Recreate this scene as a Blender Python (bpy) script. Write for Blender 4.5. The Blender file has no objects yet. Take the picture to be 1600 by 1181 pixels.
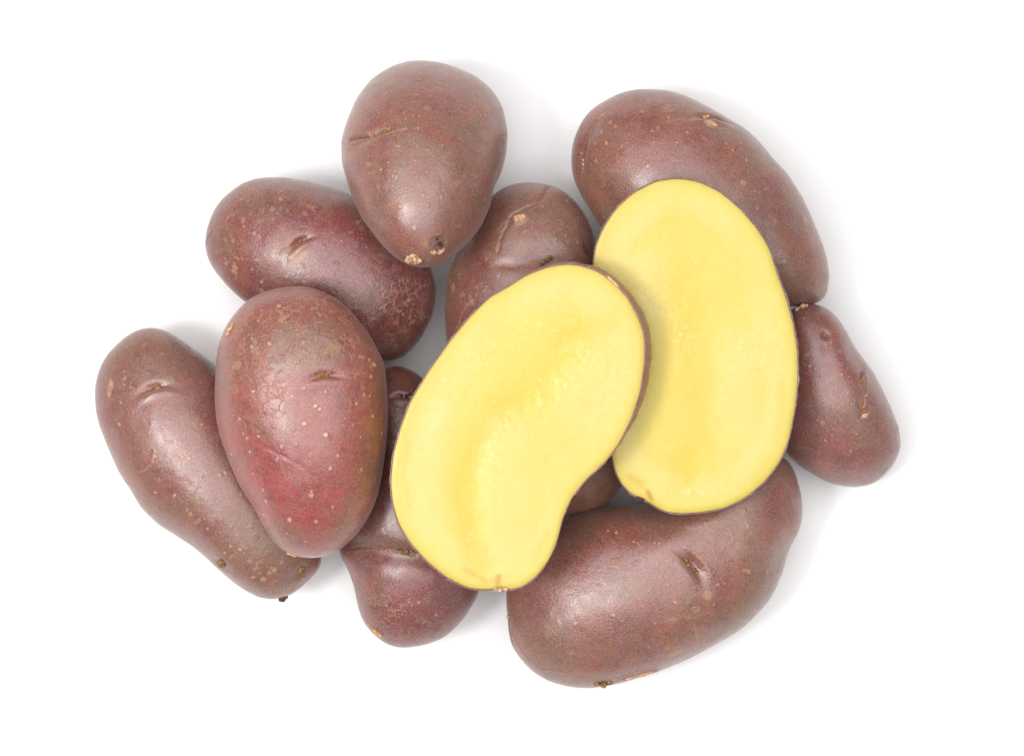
import bpy, bmesh, math, random
import numpy as np
from mathutils import Vector

# ------------------------------------------------------------------ camera, world, lamps, exposure
scene = bpy.context.scene
COL = scene.collection
S = 0.00018            # metres per photo pixel on the table
DCAM = 0.90            # camera height over the table
cam_d = bpy.data.cameras.new("camera"); cam = bpy.data.objects.new("camera", cam_d); COL.objects.link(cam)
cam.location = (0, 0, DCAM)
cam_d.sensor_width = 36; cam_d.lens = 36 * DCAM / (1600 * S)
cam_d.clip_start = 0.01; cam_d.clip_end = 50
scene.camera = cam
scene.render.resolution_x, scene.render.resolution_y = 1024, 755

world = bpy.data.worlds.new("World"); scene.world = world; world.use_nodes = True
bg = world.node_tree.nodes["Background"]
bg.inputs[0].default_value = (0.995, 1.0, 1.0, 1); bg.inputs[1].default_value = 0.22

def area_lamp(name, loc, size, power, target=(0, 0, 0.03), col=(1, 1, 1)):
    d = bpy.data.lights.new(name, 'AREA'); d.shape = 'SQUARE'; d.size = size; d.energy = power; d.color = col
    o = bpy.data.objects.new(name, d); COL.objects.link(o); o.location = loc
    o.rotation_euler = (Vector(target) - Vector(loc)).to_track_quat('-Z', 'Y').to_euler()
    return o
area_lamp("softbox", (-0.95, -0.22, 1.75), 0.44, 14.5, col=(1.0, 0.995, 0.985))
area_lamp("overhead_softbox", (0.0, 0.1, 2.0), 2.6, 50.0)

vs = scene.view_settings
vs.view_transform = 'Standard'; vs.look = 'None'; vs.exposure = 0.25; vs.gamma = 1.0

# ------------------------------------------------------------------ numeric helpers
def lin(c):
    c = np.asarray(c, float) / 255.0
    return np.where(c <= 0.04045, c / 12.92, ((c + 0.055) / 1.055) ** 2.4)

def vnoise(p, freq, seed=0):
    q = p * freq + seed * 17.31
    i = np.floor(q).astype(np.int64); f = q - i; f = f * f * (3 - 2 * f)
    def h(a, b, c):
        n = (a * 374761393 + b * 668265263 + c * 2147483647 + seed * 974634777) & 0x7fffffff
        n = ((n ^ (n >> 13)) * 1274126177) & 0x7fffffff
        n = ((n ^ (n >> 15)) * 951274213) & 0x7fffffff
        return ((n ^ (n >> 16)) & 0xffff) / 65535.0
    r = 0
    for dx in (0, 1):
        for dy in (0, 1):
            for dz in (0, 1):
                w = (f[:, 0] if dx else 1 - f[:, 0]) * (f[:, 1] if dy else 1 - f[:, 1]) * (f[:, 2] if dz else 1 - f[:, 2])
                r = r + w * h(i[:, 0] + dx, i[:, 1] + dy, i[:, 2] + dz)
    return r * 2 - 1

def fbm(p, freq, seed=0, octs=3):
    r = 0; a = 1.0; t = 0
    for k in range(octs):
        r = r + a * vnoise(p, freq * 2 ** k, seed + k); t += a; a *= 0.5
    return r / t

def smooth01(x, a, b):
    t = np.clip((x - a) / (b - a), 0, 1); return t * t * (3 - 2 * t)

def to_world(px, z):
    """photo pixels -> metres at height z"""
    k = S * (DCAM - z) / DCAM
    return (px[:, 0] - 800) * k, -(px[:, 1] - 590.5) * k

def to_px(v):
    k = DCAM / (DCAM - v[:, 2]) / S
    return np.stack([800 + v[:, 0] * k, 590.5 - v[:, 1] * k], 1)

class Outline:
    """closed outline lying on a tilted plane at height z; radial function about its centroid"""
    def __init__(self, pts, z, tilt, sig=2.0):
        pts = np.asarray(pts, float)
        x, y = to_world(pts, np.full(len(pts), z)); c = (x.mean(), y.mean())
        for _ in range(4):
            zz = z + tilt[0] * (x - c[0]) + tilt[1] * (y - c[1])
            x, y = to_world(pts, zz)
            x2, y2 = np.roll(x, -1), np.roll(y, -1); cr = x * y2 - x2 * y; A = cr.sum() / 2
            c = (((x + x2) * cr).sum() / (6 * A), ((y + y2) * cr).sum() / (6 * A))
        self.c = np.array(c); self.z = z; self.tilt = tilt
        # dense samples along the polygon
        t = np.linspace(0, 1, 24, endpoint=False)
        xs = (x[:, None] * (1 - t) + x2[:, None] * t).ravel() - c[0]; ys = (y[:, None] * (1 - t) + y2[:, None] * t).ravel() - c[1]
        th = np.arctan2(ys, xs); r = np.hypot(xs, ys); o = np.argsort(th)
        n = 1440; g = (np.arange(n) + 0.5) / n * 2 * np.pi - np.pi
        R = np.interp(g, th[o], r[o], period=2 * np.pi)
        k = np.arange(-80, 81) * (360.0 / n); w = np.exp(-k ** 2 / (2 * sig * sig)); w /= w.sum()
        R = np.convolve(np.concatenate([R[-80:], R, R[:80]]), w, 'valid')
        self.g, self.Rg = g, R
        X, Y = R * np.cos(g), R * np.sin(g); wt = R ** 2
        M = np.array([[(wt * X * X).sum(), (wt * X * Y).sum()], [(wt * X * Y).sum(), (wt * Y * Y).sum()]]) / wt.sum()
        ev, vec = np.linalg.eigh(M)
        self.a, self.b = np.sqrt(2 * ev[1]), np.sqrt(2 * ev[0]); self.ang = math.atan2(vec[1, 1], vec[0, 1])
    def R(self, th): return np.interp(th, self.g, self.Rg, period=2 * np.pi)
    def E(self, th):
        t = th - self.ang
        return 1 / np.sqrt((np.cos(t) / self.a) ** 2 + (np.sin(t) / self.b) ** 2)
    def plane(self, x, y): return self.z + self.tilt[0] * (x - self.c[0]) + self.tilt[1] * (y - self.c[1])

def cube_sphere(N):
    t = np.tan((np.arange(N + 1) / N * 2 - 1) * math.pi / 4)
    a, b = np.meshgrid(t, t, indexing='ij'); o = np.ones_like(a)
    V, F, off = [], [], 0
    idx = np.arange((N + 1) ** 2).reshape(N + 1, N + 1)
    q = np.stack([idx[:-1, :-1], idx[1:, :-1], idx[1:, 1:], idx[:-1, 1:]], -1).reshape(-1, 4)
    for P, flip in (((a, b, o), 0), ((a, b, -o), 1), ((o, a, b), 0), ((-o, a, b), 1), ((a, o, b), 1), ((a, -o, b), 0)):
        V.append(np.stack([p.ravel() for p in P], 1)); F.append((q[:, ::-1] if flip else q) + off); off += (N + 1) ** 2
    V = np.concatenate(V); F = np.concatenate(F); V /= np.linalg.norm(V, axis=1)[:, None]
    _, first, inv = np.unique(np.round(V * 1e5).astype(np.int64), axis=0, return_index=True, return_inverse=True)
    return V[first], inv.ravel()[F]

def vnormals(V, F):
    n = np.cross(V[F[:, 2]] - V[F[:, 0]], V[F[:, 3]] - V[F[:, 1]])
    out = np.zeros_like(V)
    for k in range(4):
        for ax in range(3): out[:, ax] += np.bincount(F[:, k], n[:, ax], len(V))
    return out / (np.linalg.norm(out, axis=1)[:, None] + 1e-20)

def make_mesh(name, V, F, attrs=None, mat=None):
    me = bpy.data.meshes.new(name)
    me.vertices.add(len(V)); me.vertices.foreach_set("co", np.asarray(V, np.float32).ravel())
    k = F.shape[1]
    me.loops.add(F.size); me.loops.foreach_set("vertex_index", F.astype(np.int32).ravel())
    me.polygons.add(len(F)); me.polygons.foreach_set("loop_start", np.arange(0, F.size, k, dtype=np.int32))
    me.update(calc_edges=True)
    me.polygons.foreach_set("use_smooth", np.ones(len(F), bool))
    for an, arr in (attrs or {}).items():
        if arr.ndim == 2:
            at = me.attributes.new(an, 'FLOAT_COLOR', 'POINT')
            at.data.foreach_set("color", np.concatenate([arr, np.ones((len(arr), 1))], 1).astype(np.float32).ravel())
        else:
            at = me.attributes.new(an, 'FLOAT', 'POINT'); at.data.foreach_set("value", arr.astype(np.float32))
    if mat: me.materials.append(mat)
    return me

def link(name, me, parent=None, loc=(0, 0, 0)):
    o = bpy.data.objects.new(name, me); COL.objects.link(o); o.location = loc
    if parent: o.parent = parent
    return o

# ------------------------------------------------------------------ materials
class NT:
    def __init__(self, name):
        self.m = bpy.data.materials.new(name); self.m.use_nodes = True
        self.t = self.m.node_tree; self.b = self.t.nodes["Principled BSDF"]
    def n(self, typ, **kw):
        nd = self.t.nodes.new(typ)
        for k, v in kw.items():
            if k.startswith('_'): setattr(nd, k[1:], v)
            else: nd.inputs[int(k[1:]) if k[1:].isdigit() else k].default_value = v
        return nd
    def l(self, a, b): self.t.links.new(a, b)
    def noise(self, vec, scale, detail=3, rough=0.55, dist=0.0):
        nd = self.n('ShaderNodeTexNoise', Scale=scale, Detail=detail, Roughness=rough, Distortion=dist); self.l(vec, nd.inputs['Vector']); return nd.outputs[0]
    def ramp(self, f, a, b, lo=0.0, hi=1.0):
        nd = self.n('ShaderNodeMapRange', _interpolation_type='SMOOTHSTEP'); self.l(f, nd.inputs[0])
        for i, v in zip((1, 2, 3, 4), (a, b, lo, hi)): nd.inputs[i].default_value = v
        return nd.outputs[0]
    def math(self, op, a, b=None):
        nd = self.n('ShaderNodeMath', _operation=op)
        for i, v in enumerate((a, b)):
            if v is None: continue
            if isinstance(v, (int, float)): nd.inputs[i].default_value = v
            else: self.l(v, nd.inputs[i])
        return nd.outputs[0]
    def mix(self, f, a, b, mode='MIX'):
        nd = self.n('ShaderNodeMix', _data_type='RGBA', _blend_type=mode)
        for s, v in ((nd.inputs[0], f), (nd.inputs[6], a), (nd.inputs[7], b)):
            if isinstance(v, (int, float)): s.default_value = v
            elif isinstance(v, tuple): s.default_value = (*v, 1)
            else: self.l(v, s)
        return nd.outputs[2]
    def attr(self, name, out='Color'):
        return self.n('ShaderNodeAttribute', _attribute_name=name).outputs[out]
    def bump(self, h, dist, strength=1.0, normal=None):
        nd = self.n('ShaderNodeBump', Distance=dist, Strength=strength); self.l(h, nd.inputs['Height'])
        if normal is not None: self.l(normal, nd.inputs['Normal'])
        return nd.outputs[0]
    def coords(self):
        tc = self.n('ShaderNodeTexCoord').outputs['Object']; oi = self.n('ShaderNodeObjectInfo').outputs['Random']
        ad = self.n('ShaderNodeVectorMath', _operation='ADD'); self.l(tc, ad.inputs[0]); self.l(oi, ad.inputs[1]); return ad.outputs[0]

def L3(*c): return tuple(float(v) for v in lin(c))

def skin_material():
    k = NT("potato_skin"); v = k.coords()
    tint = k.attr("tint"); cork = k.attr("cork", 'Fac'); net = k.attr("net", 'Fac')
    big = k.noise(v, 75, 4, 0.6); med = k.noise(v, 330, 4, 0.65, 0.4); fine = k.noise(v, 1500, 2, 0.6); mic = k.noise(v, 3400, 1, 0.5)
    hue1 = k.noise(v, 130, 3, 0.6, 0.8); hue2 = k.noise(v, 48, 3, 0.6, 0.5)
    tint = k.mix(k.ramp(hue1, 0.50, 0.68, 0, 0.45), tint, L3(156, 90, 66))                    # orange brown
    tint = k.mix(k.ramp(hue1, 0.30, 0.46, 0.60, 0), tint, L3(130, 100, 100))                    # grey mauve
    tint = k.mix(k.ramp(hue2, 0.50, 0.66, 0, 0.58), tint, L3(124, 96, 78))                    # olive russet
    tint = k.mix(k.ramp(hue2, 0.34, 0.48, 0.42, 0), tint, L3(128, 58, 64))                    # red
    pores = k.noise(v, 2600, 2, 0.75)
    c = k.mix(k.ramp(big, 0.48, 0.70, 0, 0.55), tint, L3(124, 96, 78))                        # russet clouds
    c = k.mix(k.ramp(big, 0.26, 0.46, 0.35, 0), c, L3(92, 44, 50))                           # wine-red clouds
    c = k.mix(k.ramp(med, 0.52, 0.70, 0, 0.32), c, L3(136, 102, 78))                          # tan mottling
    c = k.mix(k.ramp(med, 0.26, 0.46, 0.34, 0), c, L3(80, 44, 46))
    c = k.mix(k.ramp(pores, 0.53, 0.66, 0, 0.46), c, L3(186, 148, 130))                       # pale dust specks
    c = k.mix(k.ramp(pores, 0.32, 0.47, 0.48, 0), c, L3(70, 36, 33))                          # dark pores
    # cork net: thin pale cracked lines
    wv = k.n('ShaderNodeVectorMath', _operation='MULTIPLY_ADD'); nn = k.n('ShaderNodeTexNoise', Scale=420, Detail=2); k.l(v, nn.inputs['Vector'])
    k.l(nn.outputs['Color'], wv.inputs[0]); wv.inputs[1].default_value = (.0032, .0032, .0032); k.l(v, wv.inputs[2])
    vo = k.n('ShaderNodeTexVoronoi', _feature='DISTANCE_TO_EDGE', Scale=420); k.l(wv.outputs[0], vo.inputs['Vector'])
    lines = k.math('MULTIPLY', k.ramp(vo.outputs[0], 0.02, 0.09, 1, 0), k.ramp(k.noise(v, 260, 2), 0.42, 0.60))
    lines = k.math('MULTIPLY', lines, net)
    c = k.mix(k.math('MULTIPLY', lines, 0.65), c, L3(180, 134, 106))
    c = k.mix(1.0, c, (0.88, 0.81, 0.785), 'MULTIPLY')
    k.l(c, k.b.inputs['Base Color'])
    r = k.ramp(med, 0.3, 0.7, 0.29, 0.41); r = k.math('ADD', r, k.math('MULTIPLY', k.math('MAXIMUM', cork, lines), 0.3))
    k.l(r, k.b.inputs['Roughness']); k.b.inputs['Specular IOR Level'].default_value = 0.95
    k.b.inputs['Sheen Weight'].default_value = 0.13; k.b.inputs['Sheen Roughness'].default_value = 0.45
    h = k.math('ADD', k.math('MULTIPLY', pores, 0.6), k.math('MULTIPLY', fine, 0.6))
    n1 = k.bump(h, 0.00008, 1.0); n2 = k.bump(med, 0.00009, 0.8, n1); n3 = k.bump(lines, 0.00014, 0.8, n2)
    k.l(n3, k.b.inputs['Normal'])
    return k.m

def flesh_material():
    k = NT("potato_flesh"); v = k.coords(); tint = k.attr("tint"); wet = k.attr("wet", 'Fac')
    a = k.noise(v, 120, 4, 0.6, 0.6); g = k.noise(v, 1700, 3, 0.65); m = k.noise(v, 520, 4, 0.65, 0.5)
    c = k.mix(k.ramp(a, 0.40, 0.70, 0, 0.35), tint, L3(213, 188, 94))
    c = k.mix(k.ramp(m, 0.35, 0.62, 0.16, 0), c, L3(206, 176, 72))
    c = k.mix(k.ramp(g, 0.58, 0.74, 0, 0.18), c, L3(212, 196, 130))
    starch = k.math('MULTIPLY', k.ramp(k.noise(v, 1300, 4, 0.75, 1.0), 0.54, 0.62), k.math('MULTIPLY', wet, k.ramp(m, 0.42, 0.58)))
    c = k.mix(k.math('MULTIPLY', starch, 0.5), c, L3(240, 234, 200))
    k.l(c, k.b.inputs['Base Color'])
    wm = k.math('MULTIPLY', wet, k.ramp(m, 0.48, 0.62))
    k.l(k.ramp(wm, 0, 1, 0.36, 0.12), k.b.inputs['Roughness'])
    k.b.inputs['Specular IOR Level'].default_value = 0.4
    k.b.inputs['Subsurface Weight'].default_value = 0.22; k.b.inputs['Subsurface Radius'].default_value = (0.004, 0.003, 0.001); k.b.inputs['Subsurface Scale'].default_value = 0.6
    n1 = k.bump(g, 0.00003, 0.7); n2 = k.bump(m, 0.00006, 0.7, n1); 
    mp = k.n('ShaderNodeMapping'); k.l(v, mp.inputs[0]); mp.inputs['Rotation'].default_value = (0, 0, 0.9); mp.inputs['Scale'].default_value = (1.0, 0.06, 1.0)
    n2 = k.bump(k.noise(mp.outputs[0], 1000, 3, 0.6), 0.00005, 0.8, n2)
    w2 = k.math('MULTIPLY', k.noise(v, 1100, 3, 0.7, 0.8), wet); n3 = k.bump(w2, 0.00016, 1.0, n2)
    k.l(n3, k.b.inputs['Normal'])
    return k.m

def cork_material(name, ca, cb, scale=900, rough=0.75):
    k = NT(name); v = k.coords(); a = k.noise(v, scale, 4, 0.7, 0.5)
    k.l(k.mix(k.ramp(a, 0.35, 0.62), ca, cb), k.b.inputs['Base Color'])
    k.b.inputs['Roughness'].default_value = rough; k.l(k.bump(a, 0.0004, 0.8), k.b.inputs['Normal'])
    return k.m

M_SKIN = skin_material(); M_FLESH = flesh_material()
M_BUD = cork_material("bud_cork", L3(70, 44, 26), L3(156, 118, 70))
M_STEM = cork_material("stem_cork", L3(140, 98, 66), L3(220, 182, 140))
M_FLAKE = cork_material("flake_cork", L3(168, 118, 84), L3(218, 176, 138), 700)
M_DARK = cork_material("dark_cork", L3(46, 26, 22), L3(98, 58, 44), 700)

def table_material():
    k = NT("white_card"); v = k.coords(); a = k.noise(v, 300, 3)
    k.l(k.mix(a, (0.90, 0.90, 0.90), (0.92, 0.92, 0.92)), k.b.inputs['Base Color'])
    k.b.inputs['Roughness'].default_value = 0.9; k.b.inputs['Specular IOR Level'].default_value = 0.1
    return k.m

# ------------------------------------------------------------------ the setting
bm = bmesh.new(); bmesh.ops.create_grid(bm, x_segments=8, y_segments=8, size=3.0)
me = bpy.data.meshes.new("backdrop"); bm.to_mesh(me); bm.free(); me.materials.append(table_material())
floor = link("backdrop", me); floor["kind"] = "structure"; floor["label"] = "plain white surface that the potatoes lie on"

# ------------------------------------------------------------------ whole potatoes
NCS = 128
DIR, FAC = cube_sphere(NCS)
DIRc, FACc = cube_sphere(26)
def polar(D, a=0.45):
    x = np.arccos(np.clip(D[:, 2], -1, 1)) / np.pi
    x = x * (1 - a * (1 - x))
    return x * np.pi, np.arctan2(D[:, 1], D[:, 0])

def potato_base(ol, h, D):
    t, th = polar(D); rho, cz = np.sin(t), np.cos(t)
    w = smooth01(rho, 0.15, 1.0)
    r = rho * (ol.E(th) * (1 - w) + ol.R(th) * w)
    x, y = ol.c[0] + r * np.cos(th), ol.c[1] + r * np.sin(th)
    return np.stack([x, y, ol.plane(x, y) + h * cz], 1)

CELL = 0.0011; GX, GY = 300, 240
TOP = np.zeros((GX, GY))            # height of what already lies there
def cells(V):
    return np.clip((V[:, 0] / CELL + GX / 2).astype(int), 0, GX - 1), np.clip((V[:, 1] / CELL + GY / 2).astype(int), 0, GY - 1)
def drop(V):
    """how far these vertices must rise to rest on what lies below"""
    i, j = cells(V); return (TOP[i, j] - V[:, 2]).max()
def settle(V):
    i, j = cells(V); np.maximum.at(TOP, (i, j), V[:, 2])

def rest(pts, tilt, maker, sink=0.0004):
    z = 0.02
    for _ in range(5):
        ol = Outline(pts, z, tilt); z = z + drop(maker(ol)) - sink
    return z

class Surf:
    """features laid on a potato's skin: anchors are found from where they sit in the photo"""
    def __init__(self, V, F, seed, base):
        self.V, self.F = V, F; self.N = vnormals(V, F); self.px = to_px(V); self.seed = seed
        self.tint = np.tile(lin(base), (len(V), 1)); self.cork = np.zeros(len(V)); self.net = np.zeros(len(V)); self.disp = np.zeros(len(V))
        self.up = self.N[:, 2] > -0.02
        self.rag = fbm(V, 420, seed + 50, 3); self.rag2 = fbm(V, 1700, seed + 51, 2)
    def anchor(self, x, y):
        d = np.hypot(self.px[:, 0] - x, self.px[:, 1] - y) + np.where(self.up, 0, 1e4)
        return int(np.argmin(d))
    def frame(self, x, y, ang):
        i = self.anchor(x, y); n = self.N[i]; a = math.radians(ang)
        u = np.array([math.cos(a), math.sin(a), 0]); u = u - n * u.dot(n); u /= np.linalg.norm(u); v = np.cross(n, u)
        d = self.V - self.V[i]
        return d @ u / S, d @ v / S, d @ n / S, i
    def blob(self, x, y, ru, rv, ang=0):
        u, v, w, i = self.frame(x, y, ang)
        return np.exp(-((u / ru) ** 2 + (v / rv) ** 2) / 2) * (np.abs(w) < 3 * max(ru, rv))
    def paint(self, m, col, f=1.0):
        m = np.clip(m, 0, 1)[:, None]; self.tint = self.tint * (1 - m) + f * lin(col) * m
    # --- feature kinds
    def patch(self, x, y, ru, rv, ang, col, s=0.8, rag=0.35):
        m = self.blob(x, y, ru, rv, ang); self.paint(np.clip(m * (1 + rag * self.rag * 2), 0, 1) * s, col, 0.92)
    def dent(self, x, y, ru, rv, ang, depth):
        self.disp -= depth * self.blob(x, y, ru, rv, ang)
    def scab(self, x, y, ru, rv, ang, col, up=1.0, s=0.9, rag=0.7):
        u, v, w, i = self.frame(x, y, ang)
        d = np.hypot(u / ru, v / rv) + rag * self.rag; m = (1 - smooth01(d, 0.75, 1.15)) * (np.abs(w) < 2 * max(ru, rv))
        self.paint(m * s, col); self.disp += up * m; self.cork = np.maximum(self.cork, m * 0.8)
    def eye(self, x, y, ln, wd, ang, depth, lip=0.5):
        u, v, w, i = self.frame(x, y, ang)
        depth = depth * 1.35; wd = wd * 0.9; ln = ln * 0.9; lip = lip * 0.6; vv = v + 0.12 * ln * ((u / ln) ** 2) + 1.5 * self.rag
        near = np.abs(w) < 2.5 * ln
        g = np.exp(-(u / ln) ** 2 - (vv / wd) ** 2) * near
        self.disp -= depth * g
        self.disp += depth * lip * np.exp(-(u / (ln * 1.25)) ** 2 - ((vv + wd * 1.5) / (wd * 1.1)) ** 2) * near
        ridge = np.exp(-(u / (ln * 1.1)) ** 2 - ((vv + wd * 0.95) / 2.0) ** 2) * near
        self.paint(ridge * 0.55, (176, 134, 104)); self.disp += 0.7 * ridge
    def line(self, pts, wd, up, col, s=0.85):
        P = []
        for a, b in zip(pts[:-1], pts[1:]):
            n = max(2, int(math.hypot(b[0] - a[0], b[1] - a[1]) / 2.5))
            for k in range(n): P.append((a[0] + (b[0] - a[0]) * k / n, a[1] + (b[1] - a[1]) * k / n))
        P.append(pts[-1]); dm = np.full(len(self.V), 1e9)
        for q in P:
            dm = np.minimum(dm, ((self.V - self.V[self.anchor(*q)]) ** 2).sum(1))
        d = np.sqrt(dm) / S + 0.9 * self.rag
        m = np.exp(-(np.maximum(d, 0) / wd) ** 2)
        self.paint(m * s, col); self.disp += up * m; self.cork = np.maximum(self.cork, m * 0.6)
    def lenticel(self, x, y, r, col=(205, 160, 118), up=0.7, s=0.85):
        r = 0.35 + 0.54 * r; s *= 0.82 + 0.4 * ((x * 7.13 + y * 3.77) % 1.0); i = self.anchor(x, y); d = np.sqrt(((self.V - self.V[i]) ** 2).sum(1)) / S * (1 + 0.45 * self.rag2)
        m = 1 - smooth01(d, 0.7 * r, 1.2 * r)
        self.paint(m * min(s, 1.0), col); self.disp += up * m; self.cork = np.maximum(self.cork, m * 0.5)
        if r > 2.2:
            ring = np.exp(-((d - 1.6 * r) / (0.5 * r)) ** 2); self.paint(ring * 0.16, (92, 48, 52))
    def webs(self, x, y, ru, rv, ang, s=1.0):
        self.net = np.maximum(self.net, s * np.clip(self.blob(x, y, ru, rv, ang) * 1.6, 0, 1))
    def wear(self, nl, ns):
        rng = random.Random(self.seed * 7 + 1); vis = np.where(self.N[:, 2] > 0.1)[0]
        for _ in range(nl):                                   # short dry scuffs
            x, y = self.px[rng.choice(vis)]; a = rng.uniform(0, 6.28); l = rng.uniform(6, 24); c = rng.uniform(-.8, .8)
            P = [(x, y)]
            for _k in range(3):
                x += l / 3 * math.cos(a); y += l / 3 * math.sin(a); a += c; P.append((x, y))
            self.line(P, rng.uniform(.8, 1.4), rng.uniform(-.4, .5), rng.choice([(186, 146, 116), (160, 118, 92), (140, 100, 80)]), rng.uniform(.25, .6))
        for _ in range(ns):                                   # small corky scabs
            x, y = self.px[rng.choice(vis)]
            self.scab(x, y, rng.uniform(2.5, 7), rng.uniform(2, 4.5), rng.uniform(0, 180), rng.choice([(170, 130, 98), (158, 112, 78), (128, 92, 76)]), rng.uniform(-.3, .6), rng.uniform(.3, .75), .9)
        self.net = np.maximum(self.net, np.clip(fbm(self.V, 60, self.seed + 77, 2) * 2.2 - .75, 0, .55))
    def russet(self, x, y, ru, rv, ang, n, seed=0):
        """a scatter of small irregular russet flecks within a patch"""
        rng = random.Random(seed + self.seed); a = math.radians(ang)
        for _ in range(n):
            p, q = rng.gauss(0, .6) * ru, rng.gauss(0, .6) * rv
            X, Y = x + p * math.cos(a) + q * math.sin(a), y - p * math.sin(a) + q * math.cos(a)
            if np.hypot(self.px[self.up, 0] - X, self.px[self.up, 1] - Y).min() > 3: continue
            self.scab(X, Y, rng.uniform(1.6, 5.5), rng.uniform(1.4, 3.2), rng.uniform(0, 180), rng.choice([(186, 142, 98), (170, 124, 84), (160, 110, 76), (198, 156, 116)]), rng.uniform(0, .5), rng.uniform(.35, .85), .9)
    def sprinkle(self, n, rmin, rmax, box=None):
        rng = random.Random(self.seed); vis = np.where(self.N[:, 2] > 0.12)[0]
        for _ in range(int(n * 1.5)):
            q = rng.choice(vis); r = 0.9 + 0.8 * (rmax - rmin) * rng.random() ** 3
            self.lenticel(*self.px[q], r, rng.choice([(206, 164, 128), (192, 146, 114), (222, 184, 150), (176, 128, 92)]), 0.4 * rng.random() + 0.1, rng.uniform(.3, .9))

def lump_cluster(name, spec, seed, mat, flat=0.8):
    """a small knobbly bud: lumps grown together in one mesh; spec in photo pixels (x, y, z, r)"""
    bm = bmesh.new()
    for (x, y, z, r) in spec:
        bmesh.ops.create_icosphere(bm, subdivisions=3, radius=1.0, matrix=__import__('mathutils').Matrix.Translation((x * S, -y * S, z * S)) @ __import__('mathutils').Matrix.Diagonal((r * S, r * S, r * S * flat, 1)))
    me = bpy.data.meshes.new(name); bm.to_mesh(me); bm.free()
    V = np.zeros(len(me.vertices) * 3); me.vertices.foreach_get("co", V); V = V.reshape(-1, 3)
    c = V.mean(0); off = fbm(V, 1400, seed, 3)[:, None]; d = V - c
    V = V + d / (np.linalg.norm(d, axis=1)[:, None] + 1e-9) * off * S * max(s[3] for s in spec) * 0.45
    me.vertices.foreach_set("co", V.ravel().astype(np.float32)); me.update()
    me.polygons.foreach_set("use_smooth", np.ones(len(me.polygons), bool)); me.materials.append(mat)
    return me

def flake_mesh(name, lx, ly, seed, mat, curl=0.35):
    """a torn chip of skin with thickness, edge ragged, one end lifting"""
    rng = random.Random(seed); n = 14; ring = []
    for k in range(n):
        a = 2 * math.pi * k / n; r = 1 + rng.uniform(-0.3, 0.2); ring.append((math.cos(a) * lx * r * S, math.sin(a) * ly * r * S))
    V, F = [], []
    for zt in (1.2 * S, -1.5 * S):
        V.append((0, 0, zt + 0.4 * S))
        for (x, y) in ring: V.append((x, y, zt + curl * max(0, y) + rng.uniform(-.4, .4) * S))
    for k in range(n):
        a, b = 1 + k, 1 + (k + 1) % n
        F += [(0, a, b), (n + 1, n + 1 + b, n + 1 + a), (a, n + 1 + a, n + 1 + b), (a, n + 1 + b, b)]
    me = bpy.data.meshes.new(name); me.from_pydata(V, [], F); me.update(); me.materials.append(mat)
    return me

def add_on(parent, origin, sf, name, me, x, y, lift=0.0, spin=0):
    i = sf.anchor(x, y); n = Vector(sf.Nf[i]); p = sf.Vf[i] + sf.Nf[i] * lift * S
    o = link(name, me, parent, tuple(p - origin))
    q = Vector((0, 0, 1)).rotation_difference(n); 
    o.rotation_mode = 'QUATERNION'
    o.rotation_quaternion = q @ Vector((0, 0, 1)).rotation_difference(Vector((0, 0, 1))) if not spin else q @ __import__('mathutils').Quaternion((0, 0, 1), math.radians(spin))
    return o

def bud(p, o, sf, x, y, spec, seed, mat=None, lift=0.5, name="eye_bud", flat=0.8):
    return add_on(p, o, sf, name, lump_cluster(name, [(a, b, c, r * .9) for a, b, c, r in spec], seed, mat or M_BUD, flat), x, y, lift - 1.0)
def flake(p, o, sf, x, y, lx, ly, spin, seed, mat=None, lift=0.6, name="skin_flake", curl=0.25):
    return add_on(p, o, sf, name, flake_mesh(name, lx, ly, seed, mat or M_FLAKE, curl), x, y, lift, spin)

def whole_potato(label, pts, tilt, hpx, seed, base, deco, parts, floor_laid=True, lumps=3.2):
    h = hpx * S
    z = -potato_base(Outline(pts, 0.02, tilt), h, DIRc)[:, 2].min() + 0.02 - 0.6 * S if floor_laid else rest(pts, tilt, lambda ol: potato_base(ol, h, DIRc))
    ol = Outline(pts, z, tilt, 3.2)
    settle(potato_base(ol, h, DIR))
    V = potato_base(ol, h, DIR)
    sf = Surf(V, FAC, seed, base)
    sf.disp += lumps * fbm(V, 45, seed, 2) + 1.1 * fbm(V, 110, seed + 9, 2) + 0.35 * fbm(V, 330, seed + 19, 2)
    deco(sf); sf.wear(16, 12)
    Vf = V + sf.N * (sf.disp * S)[:, None]
    sf.Vf = Vf; sf.Nf = vnormals(Vf, FAC)
    origin = np.array([ol.c[0], ol.c[1], Vf[:, 2].min()])
    me = make_mesh("potato", Vf - origin, FAC, {"tint": sf.tint, "cork": sf.cork, "net": sf.net}, M_SKIN)
    o = link("potato", me, None, tuple(origin))
    o["label"] = label; o["category"] = "potato"; o["group"] = "whole red skinned potatoes"
    parts(o, origin, sf)
    print("placed %-60s z %.1f px  h %.1f" % (label[:60], z / S, hpx))
    return o

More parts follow.
